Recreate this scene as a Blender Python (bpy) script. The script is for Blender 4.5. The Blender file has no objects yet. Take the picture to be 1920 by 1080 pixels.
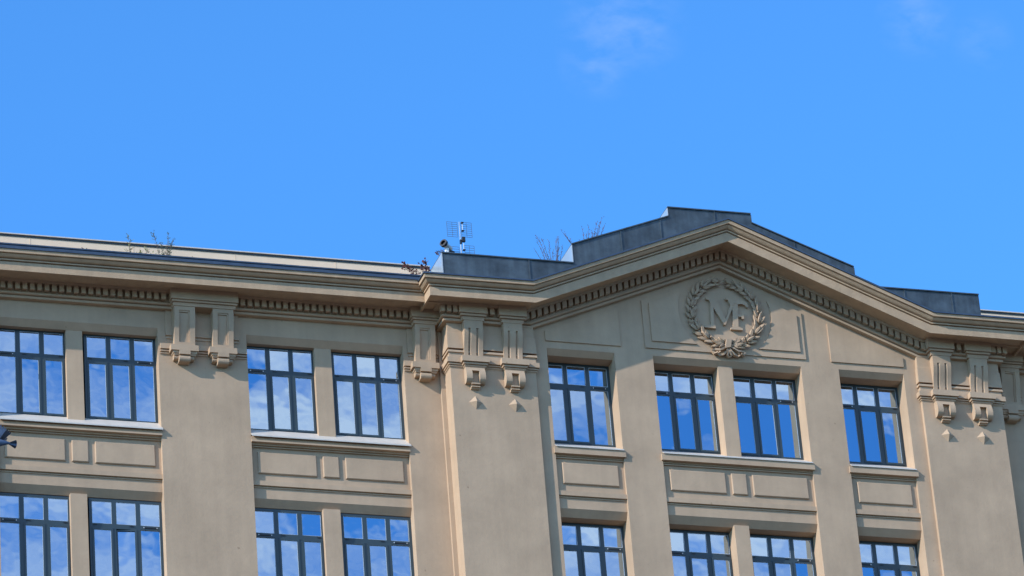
import bpy, bmesh, math, random
from mathutils import Vector, Matrix
random.seed(7)
S = bpy.context.scene
COL = S.collection
R = math.radians

# ------------------------------------------------------------------ camera
CAM = Vector((-34.6211, -84.6235, -44.7503))
yaw, pitch, roll = -0.33608, 0.47603, -0.08115
fwd = Vector((-math.sin(yaw)*math.cos(pitch), math.cos(yaw)*math.cos(pitch), math.sin(pitch)))
rgt = Vector((math.cos(yaw), math.sin(yaw), 0))
upv = rgt.cross(fwd)
ex = math.cos(roll)*rgt + math.sin(roll)*upv
ey = math.cos(roll)*upv - math.sin(roll)*rgt
ez = -fwd
cd = bpy.data.cameras.new('camera')
cam = bpy.data.objects.new('camera', cd); COL.objects.link(cam)
m = Matrix((ex, ey, ez)).transposed().to_4x4(); m.translation = CAM
cam.matrix_world = m
cd.sensor_width = 36; cd.lens = 8325.02/1920*36
cd.clip_start = 1; cd.clip_end = 6000
S.camera = cam

# ------------------------------------------------------------------ sun and sky
SUN = Vector((-2.6, -1.0, 1.5)).normalized()          # towards the sun
sl = bpy.data.lights.new('sun', 'SUN'); sl.energy = 4.75; sl.angle = R(0.5); sl.color = (1.0, 0.975, 0.945)
so = bpy.data.objects.new('sun', sl); COL.objects.link(so)
so.rotation_euler = SUN.to_track_quat('Z', 'Y').to_euler()
so.location = (-60, -40, 40)

W = bpy.data.worlds.new('World'); S.world = W; W.use_nodes = True
nt = W.node_tree; N = nt.nodes; L = nt.links
for n in list(N): N.remove(n)
def wn(t, **k):
    n = N.new(t)
    for a, b in k.items(): setattr(n, a, b)
    return n
def mathn(op, a, b=None, c=None, clamp=False):
    n = wn('ShaderNodeMath', operation=op); n.use_clamp = clamp
    for i, v in enumerate((a, b, c)):
        if v is None: continue
        if isinstance(v, (int, float)): n.inputs[i].default_value = v
        else: L.new(v, n.inputs[i])
    return n.outputs[0]
sky = wn('ShaderNodeTexSky', sky_type='NISHITA'); sky.sun_disc = False
sky.sun_elevation = math.asin(SUN.z)
sky.sun_rotation = math.atan2(SUN.x, SUN.y)
sky.air_density = 1.0; sky.dust_density = 0.3; sky.ozone_density = 2.0
tint = wn('ShaderNodeMix', data_type='RGBA', blend_type='MULTIPLY'); tint.inputs[0].default_value = 1
L.new(sky.outputs[0], tint.inputs[6]); tint.inputs[7].default_value = (0.58, 1.40, 2.2, 1)
tc = wn('ShaderNodeTexCoord')
sep = wn('ShaderNodeSeparateXYZ'); L.new(tc.outputs['Generated'], sep.inputs[0])
# thin cirrus over the whole sky, denser towards the south (behind the camera)
mp = wn('ShaderNodeMapping'); mp.inputs['Scale'].default_value = (1.0, 1.6, 2.2); mp.inputs['Rotation'].default_value = (0.2, 0.5, 0.3); mp.inputs['Location'].default_value = (.35, .1, .6)
L.new(tc.outputs['Generated'], mp.inputs[0])
n1 = wn('ShaderNodeTexNoise'); n1.inputs['Scale'].default_value = 17; n1.inputs['Detail'].default_value = 7; n1.inputs['Roughness'].default_value = .54; n1.inputs['Distortion'].default_value = .25
n2 = wn('ShaderNodeTexNoise'); n2.inputs['Scale'].default_value = 7; n2.inputs['Detail'].default_value = 3
L.new(mp.outputs[0], n1.inputs[0]); L.new(mp.outputs[0], n2.inputs[0])
base = mathn('ADD', mathn('MULTIPLY', n1.outputs[0], .62), mathn('MULTIPLY', n2.outputs[0], .38))
south = mathn('MULTIPLY_ADD', sep.outputs[1], -1.0, 0.10, clamp=True)      # 0 ahead .. 1 behind
south = mathn('POWER', south, .5)
zenith_fill = mathn('MULTIPLY', mathn('SUBTRACT', sep.outputs[2], .52), 2.6, clamp=True)  # extra unseen cloud overhead, added to whiten the light in the shade
south = mathn('MAXIMUM', south, mathn('MULTIPLY', zenith_fill, 1.15))
thr = mathn('MULTIPLY_ADD', south, -0.318, .765)
cl = mathn('MULTIPLY', mathn('SUBTRACT', base, thr), 6.5, clamp=True)
# the few faint wisps that stand in the clear part of the sky
def blob(d, rad, amp):
    v = wn('ShaderNodeVectorMath', operation='DISTANCE'); L.new(tc.outputs['Generated'], v.inputs[0]); v.inputs[1].default_value = Vector(d).normalized()
    g = mathn('SUBTRACT', 1.0, mathn('DIVIDE', v.outputs['Value'], rad), clamp=True)
    return mathn('MULTIPLY', g, amp)
bl = blob((.3120, .8050, .5085), .016, 1.0)
bl = mathn('MAXIMUM', bl, blob((.3075, .8088, .5015), .010, .9))
bl = mathn('MAXIMUM', bl, blob((.3757, .7848, .5055), .010, .8))
bl = mathn('MAXIMUM', bl, blob((.3885, .7800, .4985), .008, .5))
n3 = wn('ShaderNodeTexNoise'); n3.inputs['Scale'].default_value = 95; n3.inputs['Detail'].default_value = 6; n3.inputs['Roughness'].default_value = .55; n3.inputs['Distortion'].default_value = .2
L.new(mp.outputs[0], n3.inputs[0])
wisp = mathn('MULTIPLY', mathn('MULTIPLY', mathn('SUBTRACT', n3.outputs[0], .38), 2.2, clamp=True), bl)
cl = mathn('MAXIMUM', mathn('MULTIPLY', cl, .72), mathn('MULTIPLY', wisp, .125))
# no clouds below the horizon
cl = mathn('MULTIPLY', cl, mathn('MULTIPLY', sep.outputs[2], 12.0, clamp=True))
cm = wn('ShaderNodeMix', data_type='RGBA', blend_type='MIX')
L.new(cl, cm.inputs[0]); L.new(tint.outputs[2], cm.inputs[6]); cm.inputs[7].default_value = (10.4, 10.3, 10.1, 1)
bg = wn('ShaderNodeBackground'); L.new(cm.outputs[2], bg.inputs[0]); bg.inputs[1].default_value = 0.15
wo = wn('ShaderNodeOutputWorld'); L.new(bg.outputs[0], wo.inputs[0])

S.view_settings.view_transform = 'Standard'
S.view_settings.look = 'None'
S.view_settings.gamma = 1; S.view_settings.exposure = 0
S.view_settings.use_curve_mapping = False

# ------------------------------------------------------------------ materials
def mat(name, col, rough=.85, var=.0, scale=1.0, bump=0, bscale=40, metallic=0, coat=0, spec=.3, streak=0, col2=None, specks=False):
    M = bpy.data.materials.new(name); M.use_nodes = True
    t = M.node_tree; B = t.nodes['Principled BSDF']; l = t.links
    B.inputs['Roughness'].default_value = rough; B.inputs['Metallic'].default_value = metallic
    B.inputs['Specular IOR Level'].default_value = spec; B.inputs['Coat Weight'].default_value = coat
    B.inputs['Coat Roughness'].default_value = .2
    B.inputs['Base Color'].default_value = (*col, 1)
    geo = t.nodes.new('ShaderNodeNewGeometry')
    if var or streak:
        a = t.nodes.new('ShaderNodeTexNoise'); a.inputs['Scale'].default_value = scale; a.inputs['Detail'].default_value = 7; a.inputs['Roughness'].default_value = .62
        l.new(geo.outputs['Position'], a.inputs[0])
        r = t.nodes.new('ShaderNodeValToRGB'); r.color_ramp.elements[0].position = .32; r.color_ramp.elements[1].position = .68
        c2 = col2 or tuple(c*(1-var) for c in col)
        r.color_ramp.elements[0].color = (*c2, 1); r.color_ramp.elements[1].color = (*[min(1, c*(1+var*.5)) for c in col], 1)
        l.new(a.outputs[0], r.inputs[0]); out = r.outputs[0]
        if streak:
            mp_ = t.nodes.new('ShaderNodeMapping'); mp_.inputs['Scale'].default_value = (5.0, 5.0, .35)
            l.new(geo.outputs['Position'], mp_.inputs[0])
            b = t.nodes.new('ShaderNodeTexNoise'); b.inputs['Scale'].default_value = 1.3; b.inputs['Detail'].default_value = 5
            l.new(mp_.outputs[0], b.inputs[0])
            r2 = t.nodes.new('ShaderNodeValToRGB'); r2.color_ramp.elements[0].position = .35; r2.color_ramp.elements[1].position = .62
            r2.color_ramp.elements[0].color = (1-streak, 1-streak, 1-streak*.9, 1); r2.color_ramp.elements[1].color = (1, 1, 1, 1)
            l.new(b.outputs[0], r2.inputs[0])
            mx = t.nodes.new('ShaderNodeMix'); mx.data_type = 'RGBA'; mx.blend_type = 'MULTIPLY'; mx.inputs[0].default_value = 1
            l.new(out, mx.inputs[6]); l.new(r2.outputs[0], mx.inputs[7]); out = mx.outputs[2]
        if specks:                      # chipped plaster and small stains scattered over the render coat
            for sc_, lo, hi, dk in ((1.7, .030, .045, .72), (5.5, .035, .06, .82)):
                ns = t.nodes.new('ShaderNodeTexNoise'); ns.inputs['Scale'].default_value = 9; ns.inputs['Detail'].default_value = 3
                l.new(geo.outputs['Position'], ns.inputs[0])
                ad = t.nodes.new('ShaderNodeVectorMath'); ad.operation = 'MULTIPLY_ADD'; l.new(ns.outputs['Color'], ad.inputs[0]); ad.inputs[1].default_value = (.12, .12, .12); l.new(geo.outputs['Position'], ad.inputs[2])
                vo = t.nodes.new('ShaderNodeTexVoronoi'); vo.inputs['Scale'].default_value = sc_; l.new(ad.outputs[0], vo.inputs[0])
                r3 = t.nodes.new('ShaderNodeValToRGB'); r3.color_ramp.elements[0].position = lo; r3.color_ramp.elements[1].position = hi
                r3.color_ramp.elements[0].color = (dk, dk*.97, dk*.92, 1); r3.color_ramp.elements[1].color = (1, 1, 1, 1)
                l.new(vo.outputs['Distance'], r3.inputs[0])
                m3 = t.nodes.new('ShaderNodeMix'); m3.data_type = 'RGBA'; m3.blend_type = 'MULTIPLY'; m3.inputs[0].default_value = 1
                l.new(out, m3.inputs[6]); l.new(r3.outputs[0], m3.inputs[7]); out = m3.outputs[2]
        l.new(out, B.inputs['Base Color'])
    if bump:
        c = t.nodes.new('ShaderNodeTexNoise'); c.inputs['Scale'].default_value = bscale; c.inputs['Detail'].default_value = 6; c.inputs['Roughness'].default_value = .7
        l.new(geo.outputs['Position'], c.inputs[0])
        u = t.nodes.new('ShaderNodeBump'); u.inputs['Strength'].default_value = bump; u.inputs['Distance'].default_value = .02
        l.new(c.outputs[0], u.inputs['Height']); l.new(u.outputs[0], B.inputs['Normal'])
    return M
STUCCO = mat('stucco', (.478, .332, .214), .9, .14, .9, .26, 12, streak=.05, specks=True)
STUCCO_ROUGH = mat('cornice_stucco', (.488, .334, .207), .9, .12, 3.5, .45, 22, streak=.08)
RENDER_PALE = mat('pale_render', (.80, .60, .42), .9, .07, 1.5, .2, 20)
FRAME = mat('window_frame_paint', (.030, .050, .060), .42, .12, 3, 0, spec=.5)
ZINC = mat('zinc_sheet', (.075, .098, .112), .5, .5, 2.0, .06, 5, metallic=.2, coat=.15, spec=.4, streak=.3)
ZINC_LIT = mat('sunlit_zinc', (.36, .43, .48), .35, .10, 3, .03, 5, metallic=.3, coat=.3, spec=.5)  # paler copy of the parapet zinc, with sunlight put into its colour
GUTTER = mat('gutter_metal', (.05, .075, .11), .35, .3, 4, .05, 8, metallic=.3, coat=.3, spec=.5)
SILL = mat('sill_sheet', (.62, .55, .47), .5, .08, 5, .03, 8, metallic=.15, spec=.5)
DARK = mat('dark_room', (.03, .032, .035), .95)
BLACK = mat('black_plastic', (.012, .012, .014), .4, spec=.5)
GREYM = mat('galvanised_steel', (.55, .55, .53), .4, .1, 30, metallic=.5)
DARKM = mat('weathered_wire', (.10, .13, .18), .5)
WHITEM = mat('white_enamel', (.75, .75, .74), .4)
CURTAIN = mat('curtain_cloth', (.75, .76, .78), .9, .06, 4)
LEAF = mat('weed_leaf', (.22, .24, .09), .6, .3, 12)
LEAFD = mat('sapling_leaf', (.10, .14, .07), .6, .3, 12)
LEAFR = mat('red_leaf', (.13, .04, .035), .6, .4, 25)
TWIG = mat('twig_bark', (.10, .065, .055), .8)
ROOFM = mat('roof_felt', (.08, .08, .08), .9, .2, 2)
GROUND = mat('paving', (.085, .072, .060), .9, .2, .3, .3, 3)
PIGB = mat('pigeon_plumage', (.11, .145, .22), .7, .35, 20)
PIGD = mat('pigeon_dark_feather', (.018, .02, .03), .6)
SPACER = mat('glazing_spacer', (.55, .60, .66), .5)

GL = bpy.data.materials.new('reflective_glazing'); GL.use_nodes = True
t = GL.node_tree; t.nodes.remove(t.nodes['Principled BSDF'])
out = t.nodes['Material Output']
g = t.nodes.new('ShaderNodeBsdfGlossy'); g.inputs['Roughness'].default_value = 0.0; g.inputs['Color'].default_value = (.41, .545, .68, 1)
tr = t.nodes.new('ShaderNodeBsdfTransparent'); tr.inputs[0].default_value = (.75, .80, .82, 1)
mx = t.nodes.new('ShaderNodeMixShader'); mx.inputs[0].default_value = .80
ge = t.nodes.new('ShaderNodeNewGeometry'); no = t.nodes.new('ShaderNodeTexNoise'); no.inputs['Scale'].default_value = 1.4; no.inputs['Detail'].default_value = 2
bu = t.nodes.new('ShaderNodeBump'); bu.inputs['Strength'].default_value = .07; bu.inputs['Distance'].default_value = .02
t.links.new(ge.outputs['Position'], no.inputs[0]); t.links.new(no.outputs[0], bu.inputs['Height']); t.links.new(bu.outputs[0], g.inputs['Normal'])
t.links.new(tr.outputs[0], mx.inputs[1]); t.links.new(g.outputs[0], mx.inputs[2]); t.links.new(mx.outputs[0], out.inputs[0])

# ------------------------------------------------------------------ mesh helpers
WORG = {}                                   # world origin of every object
def empty(name, loc, label=None, cat=None, group=None):
    o = bpy.data.objects.new(name, None); COL.objects.link(o); o.location = loc
    WORG[o.name] = Vector(loc)
    if label: o['label'] = label
    if cat: o['category'] = cat
    if group: o['group'] = group
    return o
class MB:
    def __init__(s): s.v = []; s.f = []; s.mi = []
    def add(s, vs, fs, mi=0):
        b = len(s.v); s.v += [tuple(v) for v in vs]
        s.f += [tuple(b+i for i in f) for f in fs]; s.mi += [mi]*len(fs)
        return s
    def box(s, x0, x1, y0, y1, z0, z1, mi=0):
        return s.add([(x0,y0,z0),(x1,y0,z0),(x1,y1,z0),(x0,y1,z0),(x0,y0,z1),(x1,y0,z1),(x1,y1,z1),(x0,y1,z1)],
                     [(0,3,2,1),(4,5,6,7),(0,1,5,4),(1,2,6,5),(2,3,7,6),(3,0,4,7)], mi)
    def prism_xz(s, poly, y0, y1, mi=0):     # outline in XZ, thickness along Y
        n = len(poly)
        vs = [(x,y0,z) for x,z in poly]+[(x,y1,z) for x,z in poly]
        fs = [tuple(range(n)), tuple(range(2*n-1,n-1,-1))]+[(i,i+n,(i+1)%n+n,(i+1)%n) for i in range(n)]
        return s.add(vs, fs, mi)
    def prism_yz(s, poly, x0, x1, mi=0):
        n = len(poly)
        vs = [(x0,y,z) for y,z in poly]+[(x1,y,z) for y,z in poly]
        fs = [tuple(range(n)), tuple(range(2*n-1,n-1,-1))]+[(i,i+n,(i+1)%n+n,(i+1)%n) for i in range(n)]
        return s.add(vs, fs, mi)
    def loft(s, x0, x1, yf, yb, prof, lo=1, ro=1, mi=0):   # stack of (z, out) rings, back fixed at yb
        vs = []; fs = []; n = len(prof)
        for z, o in prof:
            vs += [(x0-o*lo, yb, z), (x0-o*lo, yf-o, z), (x1+o*ro, yf-o, z), (x1+o*ro, yb, z)]
        for i in range(n-1):
            a = i*4; b = a+4
            for k in range(4): fs.append((a+k, a+(k+1)%4, b+(k+1)%4, b+k))
        fs += [(0,1,2,3), tuple(range(4*n-1, 4*n-5, -1))]
        return s.add(vs, fs, mi)
    def sweep(s, prof, stations, mi=0):
        n = len(prof); vs = []; fs = []
        for P, O, U in stations:
            P, O, U = Vector(P), Vector(O), Vector(U)
            vs += [P+O*o+U*u for o, u in prof]
        for k in range(len(stations)-1):
            a = k*n; b = a+n
            for i in range(n): fs.append((a+i, a+(i+1)%n, b+(i+1)%n, b+i))
        fs += [tuple(range(n)), tuple(range(len(vs)-1, len(vs)-n-1, -1))]
        return s.add(vs, fs, mi)
    def tube(s, pts, r, n=6, mi=0, r1=None):
        pts = [Vector(p) for p in pts]; vs = []; fs = []
        r1 = r if r1 is None else r1; m_ = len(pts)
        for i, p in enumerate(pts):
            d = (pts[min(i+1, m_-1)]-pts[max(i-1, 0)]).normalized()
            a = d.orthogonal().normalized(); b = d.cross(a); rr = r+(r1-r)*i/(m_-1)
            vs += [p+(a*math.cos(2*math.pi*k/n)+b*math.sin(2*math.pi*k/n))*rr for k in range(n)]
        for i in range(m_-1):
            for k in range(n): fs.append((i*n+k, i*n+(k+1)%n, (i+1)*n+(k+1)%n, (i+1)*n+k))
        fs += [tuple(range(n)), tuple(range(m_*n-1, m_*n-n-1, -1))]
        return s.add(vs, fs, mi)
    def build(s, name, mats, parent=None, label=None, kind=None, cat=None, group=None, org=None, smooth=False):
        if not isinstance(mats, (list, tuple)): mats = [mats]
        me = bpy.data.meshes.new(name)
        xs = [v[0] for v in s.v]; ys = [v[1] for v in s.v]; zs = [v[2] for v in s.v]
        O = Vector(org) if org is not None else Vector(((min(xs)+max(xs))/2, (min(ys)+max(ys))/2, min(zs)))
        me.from_pydata([(v[0]-O.x, v[1]-O.y, v[2]-O.z) for v in s.v], [], s.f)
        for m_ in mats: me.materials.append(m_)
        for p, i in zip(me.polygons, s.mi): p.material_index = i
        bm = bmesh.new(); bm.from_mesh(me); bmesh.ops.recalc_face_normals(bm, faces=bm.faces); bm.to_mesh(me); bm.free()
        if smooth:
            for p in me.polygons: p.use_smooth = True
        o = bpy.data.objects.new(name, me); COL.objects.link(o)
        place(o, O, parent)
        for k, v in (('label', label), ('kind', kind), ('category', cat), ('group', group)):
            if v: o[k] = v
        return o
def place(o, O, parent):
    WORG[o.name] = Vector(O)
    if parent is not None:
        o.parent = parent; o.location = Vector(O)-WORG[parent.name]
    else: o.location = O
def copy_to(o, delta, parent):
    """copy an object and its children (one more level), moved by delta in world space"""
    c = o.copy(); COL.objects.link(c); place(c, WORG[o.name]+Vector(delta), parent)
    for ch in [k for k in KIDS.get(o.name, [])]:
        d = ch.copy(); COL.objects.link(d); place(d, WORG[ch.name]+Vector(delta), c)
        KIDS.setdefault(c.name, []).append(d)
    return c
KIDS = {}
def kid(o, p): KIDS.setdefault(p.name, []).append(o); return o

ZG = -46.4
# ------------------------------------------------------------------ ground
MB().box(-2500, 2500, -2500, 2500, ZG-1, ZG).build('ground', GROUND, kind='structure')

B = empty('office_building', (0, 0, ZG), 'tall beige stucco office building with pediment, laurel wreath monogram and dark framed windows', 'building')

YW, YR, YP = .43, 0.0, -.10               # wing wall, pediment wall, corner pier faces
# ---------------- pediment wall with its legs, wing walls
leg_z = ZG
def open_wall(name, x0, x1, opens, yf, yb, top):
    """wall with openings that run down to the ground; top = list of (x,z) from right to left"""
    poly = [(x0, leg_z)]
    xs = [x0]
    for a, b in opens:
        poly += [(a, leg_z), (a, 0), (b, 0), (b, leg_z)]
    poly += [(x1, leg_z)] + top
    return MB().prism_xz(poly, yf, yb).build(name, STUCCO, B)
ROP = [(-4.35, -2.737), (-1.806, 1.806), (2.737, 4.35)]
open_wall('pediment_wall', -4.72, 4.72, ROP, YR, .62, [(4.72, .80), (0, 2.86), (-4.72, .80)])
WOPL = [(-22.52, -18.90), (-16.88, -13.26), (-11.24, -7.62)]
WOPR = [(7.62, 11.24), (13.26, 16.88)]
open_wall('wing_wall', -24.5, -6.80, WOPL, YW, .82, [(-6.80, 1.0), (-24.5, 1.0)])
open_wall('wing_wall', 6.80, 20.5, WOPR, YW, .82, [(20.5, 1.0), (6.80, 1.0)])
# corner piers with their stepped side return
for s in (-1, 1):
    a, b = sorted((s*6.70, s*4.69))
    MB().box(a, b, YP, .9, ZG, .80).build('corner_pier', STUCCO, B)
    a, b = sorted((s*6.80, s*6.70))
    MB().box(a, b, .35, .9, ZG, .9).build('pier_fillet', STUCCO, B)

# ---------------- lintel soffits, mullion posts, spandrels, sills
def lintels(op, yf, ysp, ywin, zs):
    a, b = op
    MB().prism_yz([(yf, 0), (yf+.115, zs), (ywin+.1, zs+.004), (ywin+.1, 0)], a, b).build('lintel_soffit', STUCCO, B)
    z = -4
    # everything between two rows: panelled spandrel
def spandrel(op, ysp, ywin, z, double, zs, wing):
    """z = level of the lintel edge above this row (0 or -4)"""
    a, b = op
    mb = MB()
    ztop = z-2.42
    zl = z-3.945
    # slab with sloped underside over the next window row
    mb.prism_yz([(ysp, ztop), (ysp, zl), (ysp+.122, z-4.11), (ywin+.1, z-4.12), (ywin+.1, ztop)], a, b)
    sp = mb.build('spandrel', STUCCO, B)
    # band moulding
    MB().prism_yz([(ysp+.01, z-3.52), (ysp-.058, z-3.54), (ysp-.058, z-3.65), (ysp-.005, z-3.655), (ysp-.005, z-3.672), (ysp-.02, z-3.675), (ysp-.02, z-3.695), (ysp+.01, z-3.70)], a, b).build('band_moulding', STUCCO, sp)
    L_, R_ = a+.15, b-.14
    if double:
        w = 1.335
        rects = [(L_, L_+w), (L_+w+.145, R_-w-.145), (R_-w, R_)]
    else: rects = [(L_, R_)]
    for x0, x1 in rects:
        m2 = MB(); zz0, zz1 = z-3.35, z-2.83; d = .042; e = .018
        m2.add([(x0,ysp+.01,zz0),(x1,ysp+.01,zz0),(x1,ysp+.01,zz1),(x0,ysp+.01,zz1),
                (x0,ysp-d+e,zz0),(x1,ysp-d+e,zz0),(x1,ysp-d+e,zz1),(x0,ysp-d+e,zz1),
                (x0+e,ysp-d,zz0+e),(x1-e,ysp-d,zz0+e),(x1-e,ysp-d,zz1-e),(x0+e,ysp-d,zz1-e)],
               [(0,1,2,3),(0,1,5,4),(1,2,6,5),(2,3,7,6),(3,0,4,7),(4,5,9,8),(5,6,10,9),(6,7,11,10),(7,4,8,11),(8,9,10,11)])
        m2.build('raised_panel', STUCCO, sp)
    # sill: sheet metal over a moulded nosing
    if wing:
        MB().prism_yz([(ywin+.02, z-2.20), (.345, z-2.50), (.345, z-2.53), (.362, z-2.53), (.362, z-2.512), (ywin+.02, z-2.222)], a, b+.02).build('metal_sill', SILL, sp)
        MB().prism_yz([(ywin, z-2.24), (.42, z-2.52), (.42, z-2.60), (.385, z-2.605), (.385, z-2.645), (.47, z-2.65), (.47, z-2.685), (.52, z-2.69), (.52, z-2.705), (.50, z-2.71), (.50, z-2.725), (ysp+.01, z-2.73), (ywin, z-2.73)], a, b+.004).build('sill_moulding', STUCCO, sp)
    else:
        MB().prism_yz([(ywin+.02, z-2.165), (-.085, z-2.475), (-.085, z-2.50), (-.07, z-2.50), (-.07, z-2.487), (ywin+.02, z-2.18)], a+.002, b-.002).build('metal_sill', SILL, sp)
        MB().box(a-.035, b+.04, -.06, -.002, z-2.65, z-2.50).prism_yz([(ywin, z-2.19), (-.003, z-2.46), (-.003, z-2.655), (.035, z-2.655), (.035, z-2.685), (.06, z-2.69), (.06, z-2.705), (.04, z-2.71), (.04, z-2.73), (ysp+.01, z-2.73), (ywin, z-2.73)], a, b).build('sill_moulding', STUCCO, sp)
    return sp
def infill(op, ysp, zb):
    MB().box(op[0], op[1], ysp, ysp+.2, ZG, zb).build('infill_wall', STUCCO, B)

YSW, YWW = .55, .68      # wings: spandrel plane, window plane
YSR, YWR = .08, .44      # pediment section
for op in WOPL+WOPR:
    lintels(op, YW, YSW, YWW, -.15)
    for z in (0, -4): spandrel(op, YSW, YWW, z, True, -.12, True)
for i, op in enumerate(ROP):
    lintels(op, YR, YSR, YWR, -.130)
    for z in (0, -4): spandrel(op, YSR, YWR, z, i == 1, -.12, False)
for op in WOPL+WOPR: infill(op, YSW+.005, -8.1)
for op in ROP: infill(op, YSR+.005, -8.1)
# mullion posts
for r in (0, 1):
    for x0, x1 in ((-20.96, -20.585), (-15.305, -14.935), (-9.655, -9.268), (9.21, 9.59), (14.88, 15.25)):
        MB().box(x0, x1, YSW, YWW+.14, -4*r-2.45, -4*r-.10).build('window_post', STUCCO, B)
    MB().box(-.215, .135, YSR, YWR+.14, -4*r-2.45, -4*r-.10).build('window_post', STUCCO, B)

# ---------------- windows
def window(xr, y, dz, kind, wing, open_sash=False, W_=1.62):
    """xr = right outer edge; kind 'fss' (fixed, sash, sash from the left) or 'ssf'"""
    if wing: zt, p1t, p1b, p2t, p2b, zb, st, sb = -.125, -.188, -.712, -.812, -2.19, -2.26, -.858, -2.157
    else:    zt, p1t, p1b, p2t, p2b, zb, st, sb = -.135, -.200, -.665, -.765, -2.13, -2.23, -.810, -2.095
    fx = (lambda a, b: (a, b)) if kind == 'fss' else (lambda a, b: (-W_-b, -W_-a))
    def X(a, b): a, b = fx(a, b); return xr+a, xr+b
    f = MB(); D = y+.075
    def bx(a, b, z0, z1, y0=y, y1=D, mb=f): x0, x1 = X(a, b); mb.box(x0, x1, y0, y1, z0+dz, z1+dz)
    bx(-W_, -1.555, zb, zt); bx(-.065, 0, zb, zt)
    bx(-1.13, -1.03, zb, zt)
    bx(-1.555, -1.13, p1t, zt); bx(-1.03, -.065, p1t, zt)
    bx(-1.555, -1.13, p2t, p1b); bx(-1.03, -.065, p2t-.01, p1b)
    bx(-1.555, -1.13, zb, p2b); bx(-1.03, -.065, zb, p2b-.01)
    bx(-.598, -.497, p1b, p1t)
    bx(-.585, -.512, p2b-.01, p2t-.01, y+.004)
    w = f.build('window', FRAME, B)
    def pane(a, b, z0, z1, yy, tilt=True, par=w, lean=0):
        x0, x1 = X(a, b); mb = MB(); z0 += dz; z1 += dz; e = .008
        dy = random.uniform(-.0011, .0011)*(x1-x0)/.4 if tilt else 0; dv = random.uniform(-.0012, .0012)-lean*(z1-z0)
        mb.add([(x0,yy-dy,z0),(x1,yy+dy,z0),(x1,yy+dy+dv,z1),(x0,yy-dy+dv,z1),(x0,yy-dy+.006,z0),(x1,yy+dy+.006,z0),(x1,yy+dy+dv+.006,z1),(x0,yy-dy+dv+.006,z1)],
               [(0,1,2,3),(4,5,6,7)], 0)
        for q in ((x0,x0+e,z0,z1),(x1-e,x1,z0,z1),(x0+e,x1-e,z0,z0+e),(x0+e,x1-e,z1-e,z1)):
            mb.box(q[0], q[1], yy-.006-lean*.5, yy-.003-lean*.5, q[2], q[3], 1)
        return mb.build('pane', [GL, SPACER], par)
    py = y+.028
    ln = .032 if not wing else .012
    for a, b in ((-1.555, -1.13), (-1.03, -.598), (-.497, -.065)): pane(a, b, p1b, p1t, py-.008, lean=ln)
    pane(-1.555, -1.13, p2b, p2t, py)
    for k, (a, b) in enumerate(((-1.042, -.583), (-.514, -.055))):
        x0, x1 = X(a, b); mb = MB(); e = .044; z0, z1 = p2b+.005-.012+dz, p2t-.003+dz
        ys = y-.014
        z0 = sb-.044+dz; z1 = st+.044+dz
        for q in ((x0, x0+e, z0, z1), (x1-e, x1, z0, z1), (x0+e, x1-e, z0, z0+e), (x0+e, x1-e, z1-e, z1)):
            mb.box(q[0], q[1], ys, y+.05, q[2], q[3])
        is_open = open_sash and k == open_sash-1
        org = (x1, y, z0) if is_open else None
        sa = mb.build('sash', FRAME, w, org=org)
        if is_open:
            sa['label'] = 'sash standing ajar'
            sa.rotation_euler.z = R(-7)
            p = MB(); gx0, gx1, gz0, gz1 = x0+e, x1-e, z0+e, z1-e
            p.add([(gx0,y+.01,gz0),(gx1,y+.01,gz0),(gx1,y+.01,gz1),(gx0,y+.01,gz1)], [(0,1,2,3)], 0)
            po = p.build('pane', [GL, SPACER], w, org=org); po.rotation_euler.z = R(-7)
        else:
            pane(a+e, b-e, sb, st, y+.008)
    # trickle vent on the fixed light's transom and two small catches
    x0, x1 = X(-1.50, -1.19); zc = (p1b+p2t)/2+dz
    MB().box(x0+.02, x1-.02, y-.014, y-.001, zc-.012, zc+.012, 0).box(x0, x0+.02, y-.016, y-.001, zc-.012, zc+.012, 1).box(x1-.02, x1, y-.016, y-.001, zc-.012, zc+.012, 1).build('trickle_vent', [BLACK, GREYM], w)
    for a in (-.98, -.17):
        x0, x1 = X(a, a+.09)
        MB().box(x0, x1, y-.013, y-.001, zc+.006, zc+.022).build('window_catch', BLACK, w)
    return w
for r, dz in ((0, 0), (1, -4)):
    for xr in (-20.93, -15.275, -9.625, 9.24, 14.91): window(xr, YWW, dz, 'fss', True)
    for xr in (-18.90, -13.255, -7.62, 11.24, 16.88): window(xr, YWW, dz, 'ssf', True, open_sash=(1 if (r == 1 and xr == -13.255) else False))
    window(-2.735, YWR, dz, 'ssf', False); window(4.353, YWR, dz, 'fss', False)
    window(-.185, YWR, dz, 'fss', False); window(1.806, YWR, dz, 'ssf', False, W_=1.69 if False else 1.62)

# dark rooms behind the glass
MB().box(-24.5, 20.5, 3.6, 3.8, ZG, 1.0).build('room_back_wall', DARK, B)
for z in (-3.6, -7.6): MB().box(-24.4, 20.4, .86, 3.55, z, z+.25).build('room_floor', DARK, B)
for x in (-18, -12.3, -6.4, -2.3, 2.3, 6.4, 12.3): MB().box(x, x+.15, .92, 3.55, -8, .9).build('room_partition', DARK, B)

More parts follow.
